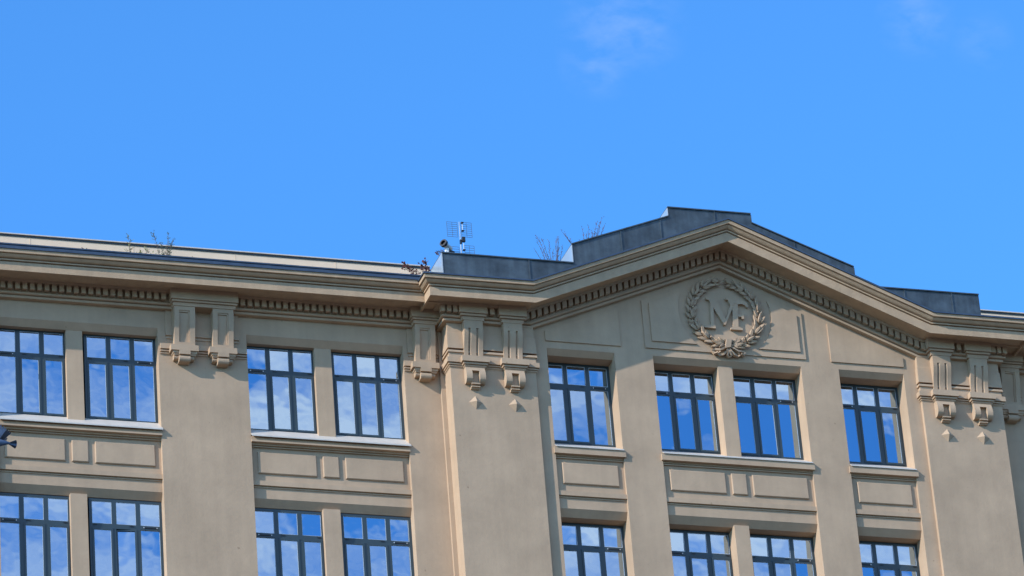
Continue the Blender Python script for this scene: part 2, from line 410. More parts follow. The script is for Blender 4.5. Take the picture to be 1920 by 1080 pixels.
# ---------------- cornice (corona, cyma, fillet) over wings and pediment
TH = math.atan2(2.70-.715, 4.79); TM = math.tan(TH/2)
KX, ZK, YC = 4.79, .70, -.79
Xv, Yv, Zv = Vector((1,0,0)), Vector((0,-1,0)), Vector((0,0,1))
zp = ZK+.01+KX*math.tan(TH)
def rake_stations(y, zk=ZK+.01, x_end=None):
    st = [((-KX, y, zk), (0,-1,0), (-TM, 0, 1)), ((0, y, zk+KX*math.tan(TH)), (0,-1,0), (0,0,1/math.cos(TH))), ((KX, y, zk), (0,-1,0), (TM, 0, 1))]
    return st
corona = [(-.80,.10),(-.10,.075),(-.055,.07),(-.05,0),(0,0),(0,.208),(-.035,.212),(-.035,.232),(.022,.236),(.024,.268),(-.01,.272),(-.01,.284),(.05,.287),(.075,.30),(.10,.325),(.118,.345),(.10,.350),(.10,.362),(.155,.366),(.158,.452),(.13,.47),(-.80,.62)]
CX = 7.275
main = [((-CX, .45, ZK), (-1,0,0), (0,0,1)), ((-CX, YC, ZK), (-1,-1,0), (0,0,1))] + rake_stations(YC) + [((CX, YC, ZK), (1,-1,0), (0,0,1)), ((CX, .45, ZK), (1,0,0), (0,0,1))]
COR = MB().sweep(corona, main).build('pediment_cornice', STUCCO_ROUGH, B)
# flashing on top
flash = [(-.78,.625),(.13,.478),(.172,.462),(.178,.448),(.186,.448),(.186,.486),(.13,.498),(-.78,.645)]
MB().sweep(flash, main).build('cornice_flashing', GUTTER, COR)
DZW = .045; YCW = -.36
for s in (-1, 1):
    x0, x1 = sorted((s*24.5 if s < 0 else 20.5, s*6.9))
    st = [((x0, YCW, ZK+DZW), (0,-1,0), (0,0,1)), ((x1, YCW, ZK+DZW), (0,-1,0), (0,0,1))]
    cw = MB().sweep(corona, st).build('wing_cornice', STUCCO_ROUGH, B)
    if s < 0: CW = cw
    else: CWR = cw
    gut = [(-.3,.50),(.165,.462),(.172,.448),(.182,.448),(.182,.49),(.10,.505),(.10,.520),(.12,.523),(.12,.545),(.06,.548),(.055,.60),(.075,.605),(.075,.635),(-.3,.70)]
    MB().sweep(gut, st).build('gutter', GUTTER, cw)

# bed moulding below the soffit
bed = [(-.02,-.31),(.09,-.31),(.12,-.305),(.125,-.255),(.095,-.25),(.095,-.235),(.15,-.232),(.175,-.22),(.175,-.195),(.115,-.185),(.115,.035),(.26,.035),(.27,.10),(-.02,.10)]
bw = [(o, u) for o, u in bed]
BR_ = MB().sweep(bed, [((-5.2, YR, ZK+.01), (0,-1,0), (0,0,1))]+rake_stations(YR)+[((5.2, YR, ZK+.01), (0,-1,0), (0,0,1))]).build('raking_bed_moulding', STUCCO, COR)
PB = []
for s in (-1, 1):
    st = [((s*6.70, .80, ZK), (s,0,0), (0,0,1)), ((s*6.70, YP, ZK), (s,-1,0), (0,0,1)), ((s*5.0, YP, ZK), (0,-1,0), (0,0,1))]
    PB.append(MB().sweep(bed, st).build('pier_bed_moulding', STUCCO, COR))
for s, cw in ((-1, CW), (1, CWR)):
    x0, x1 = sorted((s*24.5 if s < 0 else 20.5, s*6.75))
    MB().sweep(bed, [((x0, YW, ZK+DZW), (0,-1,0), (0,0,1)), ((x1, YW, ZK+DZW), (0,-1,0), (0,0,1))]).build('wing_bed_moulding', STUCCO, cw)

# dentils, each one a block of its own
def dentil_mesh(shear):
    w, d, h0, h1 = .050, .13, -.135, .036
    return [(-w,0,h0-w*shear),(w,0,h0+w*shear),(w,d,h0+w*shear),(-w,d,h0-w*shear),(-w,0,h1-w*shear),(w,0,h1+w*shear),(w,d,h1+w*shear),(-w,d,h1-w*shear)]
BF = [(0,3,2,1),(4,5,6,7),(0,1,5,4),(1,2,6,5),(2,3,7,6),(3,0,4,7)]
def dentils(points, shear, parent):
    first = None
    for p in points:
        if first is None:
            first = MB().add([(v[0]+p[0], v[1]+p[1], v[2]+p[2]) for v in dentil_mesh(shear)], BF).build('dentil', STUCCO, parent, org=p)
        else:
            c = first.copy(); COL.objects.link(c); place(c, Vector(p), parent)
DP = .164
def rng(a, b, p):
    n = int((b-a)/p)
    return [a+i*p for i in range(n+1)]
wl = [x for x in rng(-24.3, -7.50, DP)]
BLK = [(-19.61, -18.11-.0) , (-12.97, -11.47)]
def inblock(x, bl): return any(a-.06 < x < b+.06 for a, b in bl)
wing_blocks = [(-24.2, -22.8), (-18.62, -17.12), (-12.99, -11.46), (-7.48, -6.5)]
pts = [(x, YW-.24, ZK+DZW) for x in wl if not inblock(x, wing_blocks) and x > -18]
dentils(pts, 0, CW)
dentils([(x, YW-.24, ZK+DZW) for x in rng(7.72, 11.2, DP)], 0, CWR)
sh = math.tan(TH)
for s in (-1, 1):
    pts = [(s*4.845, YR-.24, ZK+.01)] if 0 else []
    x = .075
    while x < 4.87:
        pts.append((s*x, YR-.24, ZK+.01+max(-.01, (KX-x)*sh))); x += .1535
    dentils(pts, -s*sh, BR_)
for s, pb in zip((-1, 1), PB):
    xs = [6.88-.0, 6.735, 6.59] if False else [6.85, 6.705, 6.56]
    dentils([(s*x, YP-.24, ZK) for x in xs] + [(s*5.69, YP-.24, ZK)], 0, pb)

# ---------------- pediment relief panels
def slab(poly, y0, y1, name='relief_panel', par=B):
    return MB().prism_xz(poly, y0, y1).build(name, STUCCO, par)
for s in (-1, 1):
    a, b = s*4.37, s*2.565
    slab([(a, .17), (b, .17), (b, 1.16), (a, .42)], -.032, .01)
def arc(cx, cz, r, a0, a1, n=40): return [(cx+r*math.cos(a0+(a1-a0)*i/n), cz+r*math.sin(a0+(a1-a0)*i/n)) for i in range(n+1)]
slab([(-1.975, .178), (1.945, .178), (1.945, 1.395), (0, 2.20), (-1.975, 1.385)], -.032, .01)
CR, CZ0, CX0 = 1.14, 1.20, .04
zb = .348
for s in (-1, 1):
    X1 = s*1.81+.0
    ang0 = math.atan2(zb-CZ0, math.sqrt(CR*CR-(zb-CZ0)**2))         # right half start
    ztop = lambda x: 2.06-.414*abs(x)
    # find the upper crossing of circle and sloping top
    best = None
    for i in range(2000):
        a_ = ang0+(math.pi/2-ang0)*i/2000
        x, z = CX0+s*CR*math.cos(a_), CZ0+CR*math.sin(a_)
        if z > ztop(x): best = a_; break
    pl = [(X1, zb)] + [(CX0+s*CR*math.cos(ang0+(best-ang0)*k/30), CZ0+CR*math.sin(ang0+(best-ang0)*k/30)) for k in range(31)] + [(X1, ztop(X1))]
    slab(pl, -.066, -.028)

# ---------------- laurel wreath with leaves, berries, bow; monogram
WC = Vector((.028, 0, 1.165)); YD = -.032
wr = MB()
RX, RZ = .82, .82
def wpt(a): return Vector((WC.x+RX*math.cos(a), 0, WC.z+RZ*math.sin(a)))
for s in (-1, 1):
    st = [R(-90)+s*R(d) for d in range(8, 164, 6)]
    wr.tube([wpt(a)+Vector((0, YD-.03, 0)) for a in st], .028, 6, r1=.012)
WR = wr.build('laurel_wreath', STUCCO, B, org=(WC.x, YD, WC.z))
def leaf_mesh(ln, wd, th, fold=.0):
    """pointed domed leaf along +X (length) in XZ, thickness towards -Y"""
    mb = MB(); n = 9; vs = []; fs = []
    for i in range(n):
        t_ = i/(n-1); w_ = wd*(math.sin(math.pi*min(1, t_**.8))**.75)*.5+.003
        yb = -.10*ln*math.sin(math.pi*t_)*.6-.03*t_
        x = ln*t_
        vs += [(x, yb+.0, -w_), (x, yb-th*.9, -w_*.5), (x, yb-th*.2, 0), (x, yb-th*.9, w_*.5), (x, yb+.0, w_), (x, yb+.035, 0)]
    for i in range(n-1):
        for k in range(6): fs.append((i*6+k, i*6+(k+1)%6, (i+1)*6+(k+1)%6, (i+1)*6+k))
    fs += [tuple(range(6)), tuple(range(n*6-1, n*6-7, -1))]
    return mb.add(vs, fs)
LM = [leaf_mesh(.235, .088, .034), leaf_mesh(.215, .085, .034), leaf_mesh(.22, .072, .03)]
LPROTO = []
random.seed(11)
def put_leaf(p, ang, k, tilt, scl=1.0, name='leaf'):
    if len(LPROTO) <= k:
        o = LM[k].build(name, STUCCO, WR, org=(0, 0, 0), smooth=True); LPROTO.append(o)
    else:
        o = LPROTO[k].copy(); COL.objects.link(o); o.name = name
    place(o, p, WR)
    o.rotation_euler = (tilt[0], -ang, tilt[1]); o.scale = (scl, 1, scl)
for k in range(3): pass
proto_needed = 0
for s in (-1, 1):
    for i in range(15):
        a = R(-90)+s*R(13+i*10.75)
        tang = a+s*math.pi/2
        p = wpt(a)
        for j, (off, rad) in enumerate(((.50, .02), (-.52, -.02), (.0, 0))):
            if j == 2 and i % 2: continue
            ang = tang - s*off + random.uniform(-.12, .12)
            q = p + Vector((math.cos(a), 0, math.sin(a)))*rad
            kk = j if len(LPROTO) >= 3 else min(len(LPROTO), j)
            put_leaf(Vector((q.x, YD-.035-random.uniform(0, .02)-(.03 if j == 2 else 0), q.z)), ang, kk, (random.uniform(-.35, .35), random.uniform(-.18, .05)), random.uniform(.9, 1.1)*(.86 if i > 12 else 1))
# terminal leaves
for s in (-1, 1):
    a = R(-90)+s*R(166)
    p = wpt(a); put_leaf(Vector((p.x, YD-.04, p.z)), a+s*math.pi/2, 2, (0, 0), .8)
# berries
def sphere(mb, c, r, n=6, m_=5, mi=0, sq=(1,1,1)):
    vs = []; fs = []
    for i in range(1, m_):
        for k in range(n):
            ph = math.pi*i/m_; th = 2*math.pi*k/n
            vs.append((c[0]+sq[0]*r*math.sin(ph)*math.cos(th), c[1]+sq[1]*r*math.sin(ph)*math.sin(th), c[2]+sq[2]*r*math.cos(ph)))
    b = len(vs); vs += [(c[0], c[1], c[2]+r*sq[2]), (c[0], c[1], c[2]-r*sq[2])]
    for i in range(m_-2):
        for k in range(n): fs.append((i*n+k, i*n+(k+1)%n, (i+1)*n+(k+1)%n, (i+1)*n+k))
    for k in range(n): fs += [(b, (k+1)%n, k), (b+1, (m_-2)*n+k, (m_-2)*n+(k+1)%n)]
    mb.add(vs, fs, mi)
for s in (-1, 1):
    for i in (1, 3, 4, 6, 8, 10):
        a = R(-90)+s*R(20+i*13)
        p = wpt(a)+Vector((math.cos(a), 0, math.sin(a)))*random.uniform(-.1, .1)
        mb = MB(); sphere(mb, (p.x, YD-.085, p.z), .024, 8, 6); mb.build('berry', STUCCO, WR, smooth=True)
# bow: knot, loops and curling ribbon tails, plus acanthus-like leaves at the foot
mb = MB(); mb.add([(-.055+WC.x, YD-.14, .47), (.075+WC.x, YD-.14, .50), (.035+WC.x, YD-.13, .29), (-.095+WC.x, YD-.13, .26), (-.075+WC.x, YD-.0, .48), (.095+WC.x, YD-.0, .51), (.055+WC.x, YD-.0, .28), (-.115+WC.x, YD-.0, .25)],
       [(0,1,2,3),(4,5,6,7),(0,1,5,4),(1,2,6,5),(2,3,7,6),(3,0,4,7)]); mb.build('ribbon_knot', STUCCO, WR)
def ribbon(pts2, w):
    """ribbon band following (x,z) points, standing out from the wall"""
    mb = MB(); P = [Vector((x, 0, z)) for x, z in pts2]; vs = []; fs = []; n = len(P)
    for i, p in enumerate(P):
        d = (P[min(i+1, n-1)]-P[max(i-1, 0)]).normalized(); q = Vector((-d.z, 0, d.x))*w*(.6+.4*math.sin(math.pi*i/(n-1)))
        y = YD-.045-.035*math.sin(i*1.3)
        vs += [(p.x+q.x, y-.03, p.z+q.z), (p.x-q.x, y-.045, p.z-q.z), (p.x-q.x, YD+.0, p.z-q.z), (p.x+q.x, YD+.0, p.z+q.z)]
    for i in range(n-1):
        for k in range(4): fs.append((i*4+k, i*4+(k+1)%4, (i+1)*4+(k+1)%4, (i+1)*4+k))
    fs += [(0,1,2,3), tuple(range(4*n-1, 4*n-5, -1))]
    mb.add(vs, fs).build('ribbon', STUCCO, WR, smooth=False)
for s in (-1, 1):
    c = WC.x
    ribbon([(c+s*.03, .40), (c+s*.10, .47), (c+s*.20, .50), (c+s*.27, .44), (c+s*.22, .36), (c+s*.10, .35), (c+s*.03, .37)], .025)
    ribbon([(c+s*.03, .33), (c+s*.12, .27), (c+s*.22, .22), (c+s*.33, .24), (c+s*.40, .20), (c+s*.36, .13), (c+s*.29, .15)], .026)
    ribbon([(c+s*.02, .30), (c+s*.05, .20), (c+s*.13, .12), (c+s*.22, .10), (c+s*.27, .14), (c+s*.22, .18)], .022)
    ribbon([(c+s*.00, .28), (c+s*.015, .18), (c+s*.05, .09), (c+s*.0, .06)], .022)
    for da, ln in ((-.25, 1.0), (.35, .95), (.8, .8), (-.75, .8)):
        put_leaf(Vector((c+s*.10, YD-.06, .40)), (0 if s > 0 else math.pi)+s*da, 0, (random.uniform(-.3, .3), 0), ln)

LY = (-.105, YD+.004)
def letter(name, polys):
    mb = MB()
    for i, p in enumerate(polys): mb.prism_xz(p, LY[0]-.0025*i, LY[1])
    return mb.build(name, STUCCO, B)
def cv(a, n=1): return a
letter('letter_m', [
    [(-.411,1.548),(-.155,1.552),(-.149,1.504),(.041,1.005),(-.015,.875),(-.275,1.37),(-.336,1.497),(-.394,1.504)],
    [(-.312,1.44),(-.240,1.40),(-.262,.835),(-.352,.835)],
    [(-.505,.818),(-.36,.85),(-.25,.85),(-.235,.815),(-.235,.768),(-.508,.775)],
    [(.030,1.02),(.185,1.43),(.235,1.465),(.240,1.36),(.010,.878),(-.03,.880)],
    [(.071,1.579),(.164,1.575),(.276,1.50),(.260,1.40),(.179,1.399),(.133,1.528),(.081,1.537)]])
letter('letter_f', [
    [(.236,1.50),(.370,1.50),(.325,.852),(.195,.856)],
    [(.133,.818),(.199,.862),(.322,.862),(.425,.822),(.425,.775),(.135,.775)],
    [(.250,1.47),(.300,1.52),(.388,1.545),(.521,1.535),(.584,1.497),(.625,1.40),(.585,1.378),(.540,1.432),(.474,1.455),(.352,1.440)],
    [(.337,1.172),(.43,1.174),(.452,1.225),(.496,1.228),(.480,1.07),(.440,1.07),(.42,1.12),(.332,1.115)]])

# ---------------- brackets (consoles)
def console_cols(mb, xc, cols, zlist, prof, yb):
    """cols: (x0,x1,[(z0,z1,depth)])"""
    def y_at(z):
        for (z0, y0), (z1, y1) in zip(prof, prof[1:]):
            if z1 <= z <= z0: return y0+(y1-y0)*(z0-z)/(z0-z1)
        return prof[-1][1] if z < prof[-1][0] else prof[0][1]
    for x0, x1, segs in cols:
        for zt, zb_, dep in segs:
            zs = [zt]+[z for z, _ in prof if zb_ < z < zt]+[zb_]
            dl, dr = dep if isinstance(dep, tuple) else (dep, dep)
            pl = [(y_at(z), z) for z in zs]+[(yb, zb_), (yb, zt)]; n = len(pl); m_ = n-2
            vs = [(xc+x0, y+(dl if i < m_ else 0), z) for i, (y, z) in enumerate(pl)]+[(xc+x1, y+(dr if i < m_ else 0), z) for i, (y, z) in enumerate(pl)]
            mb.add(vs, [tuple(range(n)), tuple(range(2*n-1, n-1, -1))]+[(i, i+n, (i+1)%n+n, (i+1)%n) for i in range(n)])
def smoothprof(pts, n=4):
    out = []
    for i in range(len(pts)-1):
        p0 = pts[max(i-1, 0)]; p1 = pts[i]; p2 = pts[i+1]; p3 = pts[min(i+2, len(pts)-1)]
        for k in range(n):
            t_ = k/n; t2, t3 = t_*t_, t_**3
            f = lambda a, b, c, d: .5*((2*b)+(-a+c)*t_+(2*a-5*b+4*c-d)*t2+(-a+3*b-3*c+d)*t3)
            z = p1[0]+(p2[0]-p1[0])*t_
            out.append((z, f(p0[1], p1[1], p2[1], p3[1])))
    out.append(pts[-1]); return out
FP = smoothprof([(.42,-.305),(.28,-.300),(.15,-.300),(.02,-.272),(-.12,-.225),(-.26,-.185),(-.40,-.165),(-.50,-.160)])
def fluted(xc):
    mb = MB(); h = .222
    fl = [(.42,.205,0),(.205,-.47,.045),(-.47,-.50,0)]; fr = [(.42,.205,0),(.205,-.47,(.045,0)),(-.47,-.50,0)]
    console_cols(mb, xc, [(-h,-.125,[(.42,-.50,0)]),(-.125,-.095,fl),(-.095,-.062,fr),(-.062,.060,[(.42,-.50,0)]),(.060,.090,fl),(.090,.123,fr),(.123,h,[(.42,-.50,0)])], None, FP, -.08)
    br = mb.build('fluted_bracket', STUCCO, B)
    m2 = MB()
    m2.loft(xc-h, xc+h, -.285, -.05, [(.395,0),(.395,.03),(.43,.035),(.465,.05),(.468,.025),(.485,.025),(.488,.075),(.525,.088),(.528,.06),(.545,.06),(.548,.108),(.80,.108)])
    m2.build('bracket_capital', STUCCO, br)
    m3 = MB()
    m3.loft(xc-h, xc+h, -.21, -.05, [(-.765,0),(-.74,.015),(-.72,.035),(-.705,.035),(-.702,.015),(-.69,.015),(-.687,.06),(-.655,.068),(-.652,.04),(-.636,.04),(-.632,.10),(-.495,.10)])
    m3.build('bracket_slab', STUCCO, br)
    # forked scroll under the slab
    sp = smoothprof([(-.76,-.235),(-.88,-.275),(-.97,-.290),(-1.05,-.280),(-1.10,-.245),(-1.13,-.20),(-1.135,-.15)])
    m4 = MB()
    for a, b in ((-.240,-.100),(.070,.208)): console_cols(m4, xc, [(a, b, [(-.76,-1.135,0)])], None, sp, -.08)
    console_cols(m4, xc, [(-.100,.070,[(-.76,-.845,0)])], None, sp, -.08)
    m4.box(xc-.100, xc+.070, -.17, -.08, -1.14, -.845)
    m4.build('scroll', STUCCO, br)
    m5 = MB()
    m5.prism_yz([(-.17,-1.12),(-.235,-1.135),(-.235,-1.165),(-.175,-1.172),(-.175,-1.195),(-.215,-1.205),(-.215,-1.225),(-.17,-1.23),(-.15,-1.255),(-.08,-1.255),(-.08,-1.12)], xc-.118, xc+.082)
    m5.build('drop_tongue', STUCCO, br)
    for ch in (o for o in COL.objects if o.parent == br): kid(ch, br)
    return br
f0 = fluted(-6.15)
for x in (-5.22, 5.22, 6.15): copy_to(f0, (x+6.15, 0, 0), B)
WP = smoothprof([(.45,.125),(.32,.125),(.20,.130),(.05,.155),(-.10,.190),(-.25,.222),(-.40,.24),(-.49,.245)])
def panelled(xc):
    mb = MB(); h = .235; xc0 = xc; xc = xc-.012
    pn = [(.45,.335,0),(.335,-.40,.045),(-.40,-.49,0)]
    pn2 = [(.45,.335,0),(.335,.300,.018),(.300,-.40,.045),(-.40,-.49,0)]
    console_cols(mb, xc, [(-h,-.128,[(.45,-.49,0)]),(-.128,.085,pn2),(.085,.118,[(.45,.335,0),(.335,-.40,.02),(-.40,-.49,0)]),(.118,h,[(.45,-.49,0)])], None, WP, .42)
    br = mb.build('panelled_bracket', STUCCO, B)
    m3 = MB()
    m3.box(xc-.325, xc+.300, .195, .42, -.62, -.48)
    m3.prism_yz([(.195,-.62),(.20,-.71),(.42,-.71),(.42,-.62)], xc-.140, xc+.112)
    m3.build('bracket_slab', STUCCO, br)
    m3 = MB()
    m3.loft(xc-.235, xc+.235, .27, .42, [(-.72,0),(-.70,.012),(-.675,.02),(-.672,.035),(-.64,.04),(-.622,.045)])
    m3.build('slab_moulding', STUCCO, br)
    m3 = MB()
    def roll(x0, x1, zt, zb_, yf, yb_):
        zc = (zt+zb_)/2; r = (zt-zb_)/2
        pl = [(yb_, zt), (yf+.045, zt), (yf+.045, zt-.02), (yf+.012, zt-.03), (yf, zt-.06)]
        for k in range(9):
            a = math.pi*.5*k/8
            pl.append((yf+r*.9*(1-math.cos(a)), zc-.0-r*math.sin(a)*1.0+(0)))
        pl += [(yb_, zb_)]
        m3.prism_yz(pl, x0, x1)
    roll(xc-.142, xc+.108, -.725, -.875, .205, .42)
    roll(xc-.245, xc-.142, -.70, -.80, .28, .42); roll(xc+.108, xc+.215, -.70, -.80, .28, .42)
    m3.build('scroll', STUCCO, br)
    for ch in (o for o in COL.objects if o.parent == br): kid(ch, br)
    return br
p0 = panelled(-12.6875)
for x in (-11.8125, -18.32, -17.445, -23.95, -23.08, -7.145, 7.145, 11.8125, 12.6875): copy_to(p0, (x+12.6875, 0, 0), B)
def pair_block(x0, x1):
    m2 = MB()
    m2.loft(x0, x1, .13, .44, [(.435,0),(.435,.025),(.47,.03),(.50,.045),(.505,.02),(.52,.02),(.523,.065),(.555,.073),(.558,.05),(.575,.05),(.578,.09),(.86,.09)])
    m2.build('bracket_capital', STUCCO, B)
for a, b in ((-24.19, -22.84), (-18.555, -17.21), (-12.925, -11.575), (-7.385, -6.905), (6.905, 7.385), (11.575, 12.925)): pair_block(a, b)

# capital bands behind the brackets
cap = [(.42,.015),(.15,.02),(.14,.032),(-.25,.045),(-.252,.0),(-.290,.0),(-.295,.04),(-.350,.05),(-.355,.015),(-.49,.02),(-.492,.075),(-.612,.078),(-.615,.025),(-.632,.025),(-.635,.052),(-.662,.050),(-.665,.012),(-.68,.012),(-.682,.03),(-.705,.028),(-.71,.012),(-.74,0)]
for s in (-1, 1):
    a, b = sorted((s*6.70, s*4.69))
    MB().loft(a, b, YP, .40, cap, 1, 1).build('pier_capital', STUCCO, B)
for pc in (-23.51, -17.89, -12.25, 12.25):
    MB().loft(pc-.79, pc+.79, YW, .5, [(.46,.04),(-.15,.045),(-.18,.05),(-.185,.015),(-.215,.015),(-.22,.03),(-.255,.035),(-.26,.012),(-.40,.012)]).build('pier_strip', STUCCO, B)
    MB().loft(pc-.975, pc+.99, YW, .5, [(-.395,.075),(-.525,.078),(-.528,.02),(-.545,.02),(-.548,.055),(-.580,.053),(-.583,.012),(-.60,.012),(-.603,.035),(-.63,.03),(-.635,.008),(-.67,0)], 0, 0).build('pier_band', STUCCO, B)
for s in (-1, 1):
    a, b = sorted((s*7.47, s*6.80))
    MB().loft(a, b, YW, .5, [(.46,.04),(-.15,.045),(-.18,.05),(-.185,.015),(-.215,.015),(-.22,.03),(-.255,.035),(-.26,.012),(-.40,.012)], 1, 0).build('pier_strip', STUCCO, B)
    a, b = sorted((s*7.605, s*6.80))
    MB().loft(a, b, YW, .5, [(-.395,.075),(-.525,.078),(-.528,.02),(-.545,.02),(-.548,.055),(-.580,.053),(-.583,.012),(-.60,.012),(-.603,.035),(-.63,.03),(-.635,.008),(-.67,0)], .3, 0).build('pier_band', STUCCO, B)
# pyramid bosses
for x in (-6.165, -5.235, 5.225, 6.11):
    z = -1.565
    MB().add([(x-.16, YP+.01, z), (x, YP+.01, z-.17), (x+.16, YP+.01, z), (x, YP+.01, z+.165), (x, YP-.10, z), (x-.16, YP, z), (x, YP, z-.17), (x+.16, YP, z), (x, YP, z+.165)],
             [(0,1,2,3), (5,6,4), (6,7,4), (7,8,4), (8,5,4), (0,1,6,5), (1,2,7,6), (2,3,8,7), (3,0,5,8)]).build('pyramid_boss', STUCCO, B)

# ---------------- roof and metal parapets
MB().box(-24.5, 20.5, .9, 16, .95, 1.15).build('roof', ROOFM, B)
MB().box(-24.5, -24.3, .82, 16, ZG, .95).box(20.3, 20.5, .82, 16, ZG, .95).box(-24.3, 20.3, 15.8, 16, ZG, .95).build('rear_wall', STUCCO, B)
PY0, PY1 = .15, 1.02
poly = [(-6.63,1.0),(6.60,1.0),(6.60,2.325),(3.49,2.31),(3.49,2.80),(1.03,3.755),(1.03,3.995),(-1.035,3.985),(-1.035,3.745),(-3.475,2.80),(-3.475,2.31),(-6.63,2.305)]
MP = MB().prism_xz(poly, PY0, PY1).build('metal_parapet', ZINC, B)
top = poly[2:]
for i in range(len(top)-1):
    (x0, z0), (x1, z1) = top[i], top[i+1]
    mb = MB()
    if abs(x1-x0) < .01:
        lo, hi = sorted((z0, z1)); sg = 1 if x0 > 0 else -1
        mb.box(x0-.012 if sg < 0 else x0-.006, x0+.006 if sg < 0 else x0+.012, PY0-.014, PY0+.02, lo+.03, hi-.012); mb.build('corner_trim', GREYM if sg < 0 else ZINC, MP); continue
    mb.prism_xz([(x0, z0), (x1, z1), (x1, z1+.028), (x0, z0+.028)], PY0-.03, PY1+.03); mb.build('parapet_cap', ZINC, MP)
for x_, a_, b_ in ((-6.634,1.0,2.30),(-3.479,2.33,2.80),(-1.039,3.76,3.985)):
    MB().box(x_-.004, x_+.002, PY0+.021, PY1-.002, a_, b_-.002).build('sunlit_end_sheet', ZINC_LIT, MP)  # thin plates added on the sun-facing ends, their brightness painted in
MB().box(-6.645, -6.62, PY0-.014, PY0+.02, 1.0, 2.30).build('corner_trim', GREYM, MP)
for x, z0, z1 in ((-4.55,1.2,2.30),(-2.25,1.9,3.25),(-1.25,2.5,3.64),(.12,2.9,3.98),(2.05,2.0,3.33),(4.7,1.3,2.30),(5.9,1.2,2.31)):
    MB().box(x-.009, x+.009, PY0-.022, PY0+.01, z0, z1).build('standing_seam', ZINC, MP)
# pale upstand behind the wing gutter with its sheet cap
for s in (-1, 1):
    x0, x1 = sorted(((-24.5 if s < 0 else 20.5), s*6.66))
    UP = MB().box(x0, x1, 1.0, 1.25, 1.16, 2.33).build('roof_upstand', RENDER_PALE, B)
    x = x0
    first = True
    MB().box(x0, x1, .955, 1.29, 2.375, 2.40).build('upstand_cap', SILL, UP)
    MB().box(x0, x1, .985, 1.27, 2.332, 2.374).build('cap_shadow_strip', FRAME, UP)  # solid dark strip standing in for the shadow line under the cap
    x = x0+1.5
    while x < x1-.5:
        MB().box(x-.006, x+.006, .994, .9995, 1.16, 2.325).build('sheet_joint', RENDER_PALE, UP); x += 2.35

# ------------------------------------------------------------------ things on the roof
Bse = (-6.02, .55, 2.33)
A = empty('antenna', (-6.02, .55, 1.15), 'slim television antenna mast with wire grid reflectors behind the grey metal parapet', 'antenna')
MB().tube([(-6.02,.55,1.15),(-6.02,.55,2.95)], .013, 8).tube([(-6.02,.55,2.95),(-6.02,.55,3.38)], .009, 8).build('mast', GREYM, A)
def grid(x0, x1, z0, z1, y, nz, nx, tilt=0):
    mb = MB()
    for i in range(nz):
        z = z0+(z1-z0)*i/(nz-1); mb.box(x0, x1, y-.003, y+.003, z-.0032, z+.0032)
    for i in range(nx):
        x = x0+(x1-x0)*i/(nx-1); mb.box(x-.004, x+.004, y-.004, y+.002, z0, z1)
    return mb
grid(-6.30, -6.05, 3.02, 3.40, .62, 8, 3).build('reflector_grid', DARKM, A)
grid(-5.99, -5.74, 2.98, 3.36, .52, 8, 3).build('reflector_grid', DARKM, A)
grid(-5.95, -5.72, 2.45, 2.75, .50, 6, 3).build('reflector_grid', DARKM, A)
grid(-6.22, -6.05, 2.45, 2.75, .60, 6, 2).build('reflector_grid', DARKM, A)
MB().box(-6.0, -5.925, .47, .53, 2.84, 2.96).box(-6.04, -6.00, .50, .56, 2.80, 2.90).build('junction_box', BLACK, A)
for z in (3.33, 3.12, 2.62): MB().box(-6.0, -5.94, .46, .52, z-.010, z+.010).build('dipole_mount', BLACK, A)
for z0, z1 in ((3.14, 3.31), (2.62, 2.8)): MB().tube([(-5.97,.50,z0),(-5.965,.50,z1)], .006, 6).build('dipole', WHITEM, A)

F = empty('floodlight', (-6.36, .55, 2.33), 'round black rimmed floodlight in a grey tube on the parapet beside the antenna mast', 'floodlight')
axis = Vector((-.75, -.62, .22)).normalized(); c0 = Vector((-6.36,.55,2.72))
mb = MB(); mb.tube([c0-axis*.13, c0+axis*.05, c0+axis*.09], .072, 16); mb.build('lamp_housing', GREYM, F)
u_ = axis.orthogonal().normalized(); v_ = axis.cross(u_)
def ring(c, r0, r1, l0, l1, n=20):
    vs = []; fs = []
    for k in range(n):
        e_ = u_*math.cos(2*math.pi*k/n)+v_*math.sin(2*math.pi*k/n)
        vs += [c+axis*l0+e_*r0, c+axis*l1+e_*r0, c+axis*l1+e_*r1, c+axis*l0+e_*r1]
    for k in range(n):
        a = k*4; b = ((k+1)%n)*4
        for j in range(4): fs.append((a+j, a+(j+1)%4, b+(j+1)%4, b+j))
    return MB().add(vs, fs)
ring(c0, .058, .094, .09, .155).build('lamp_rim', BLACK, F)
mb = MB(); mb.tube([c0+axis*.092, c0+axis*.10], .057, 16); mb.build('lens', BLACK, F)
MB().box(-6.40, -6.33, .50, .60, 2.56, 2.65).box(-6.385, -6.345, .50, .60, 2.40, 2.56).build('mounting_box', WHITEM, F)
MB().tube([(-6.30,.56,2.62),(-6.20,.56,2.60),(-6.17,.56,2.50),(-6.165,.56,2.34)], .014, 6).box(-6.33, -6.19, .52, .60, 2.46, 2.58).build('bracket', BLACK, F)
MB().box(-6.42, -6.30, .48, .62, 2.33, 2.40).build('foot', WHITEM, F)

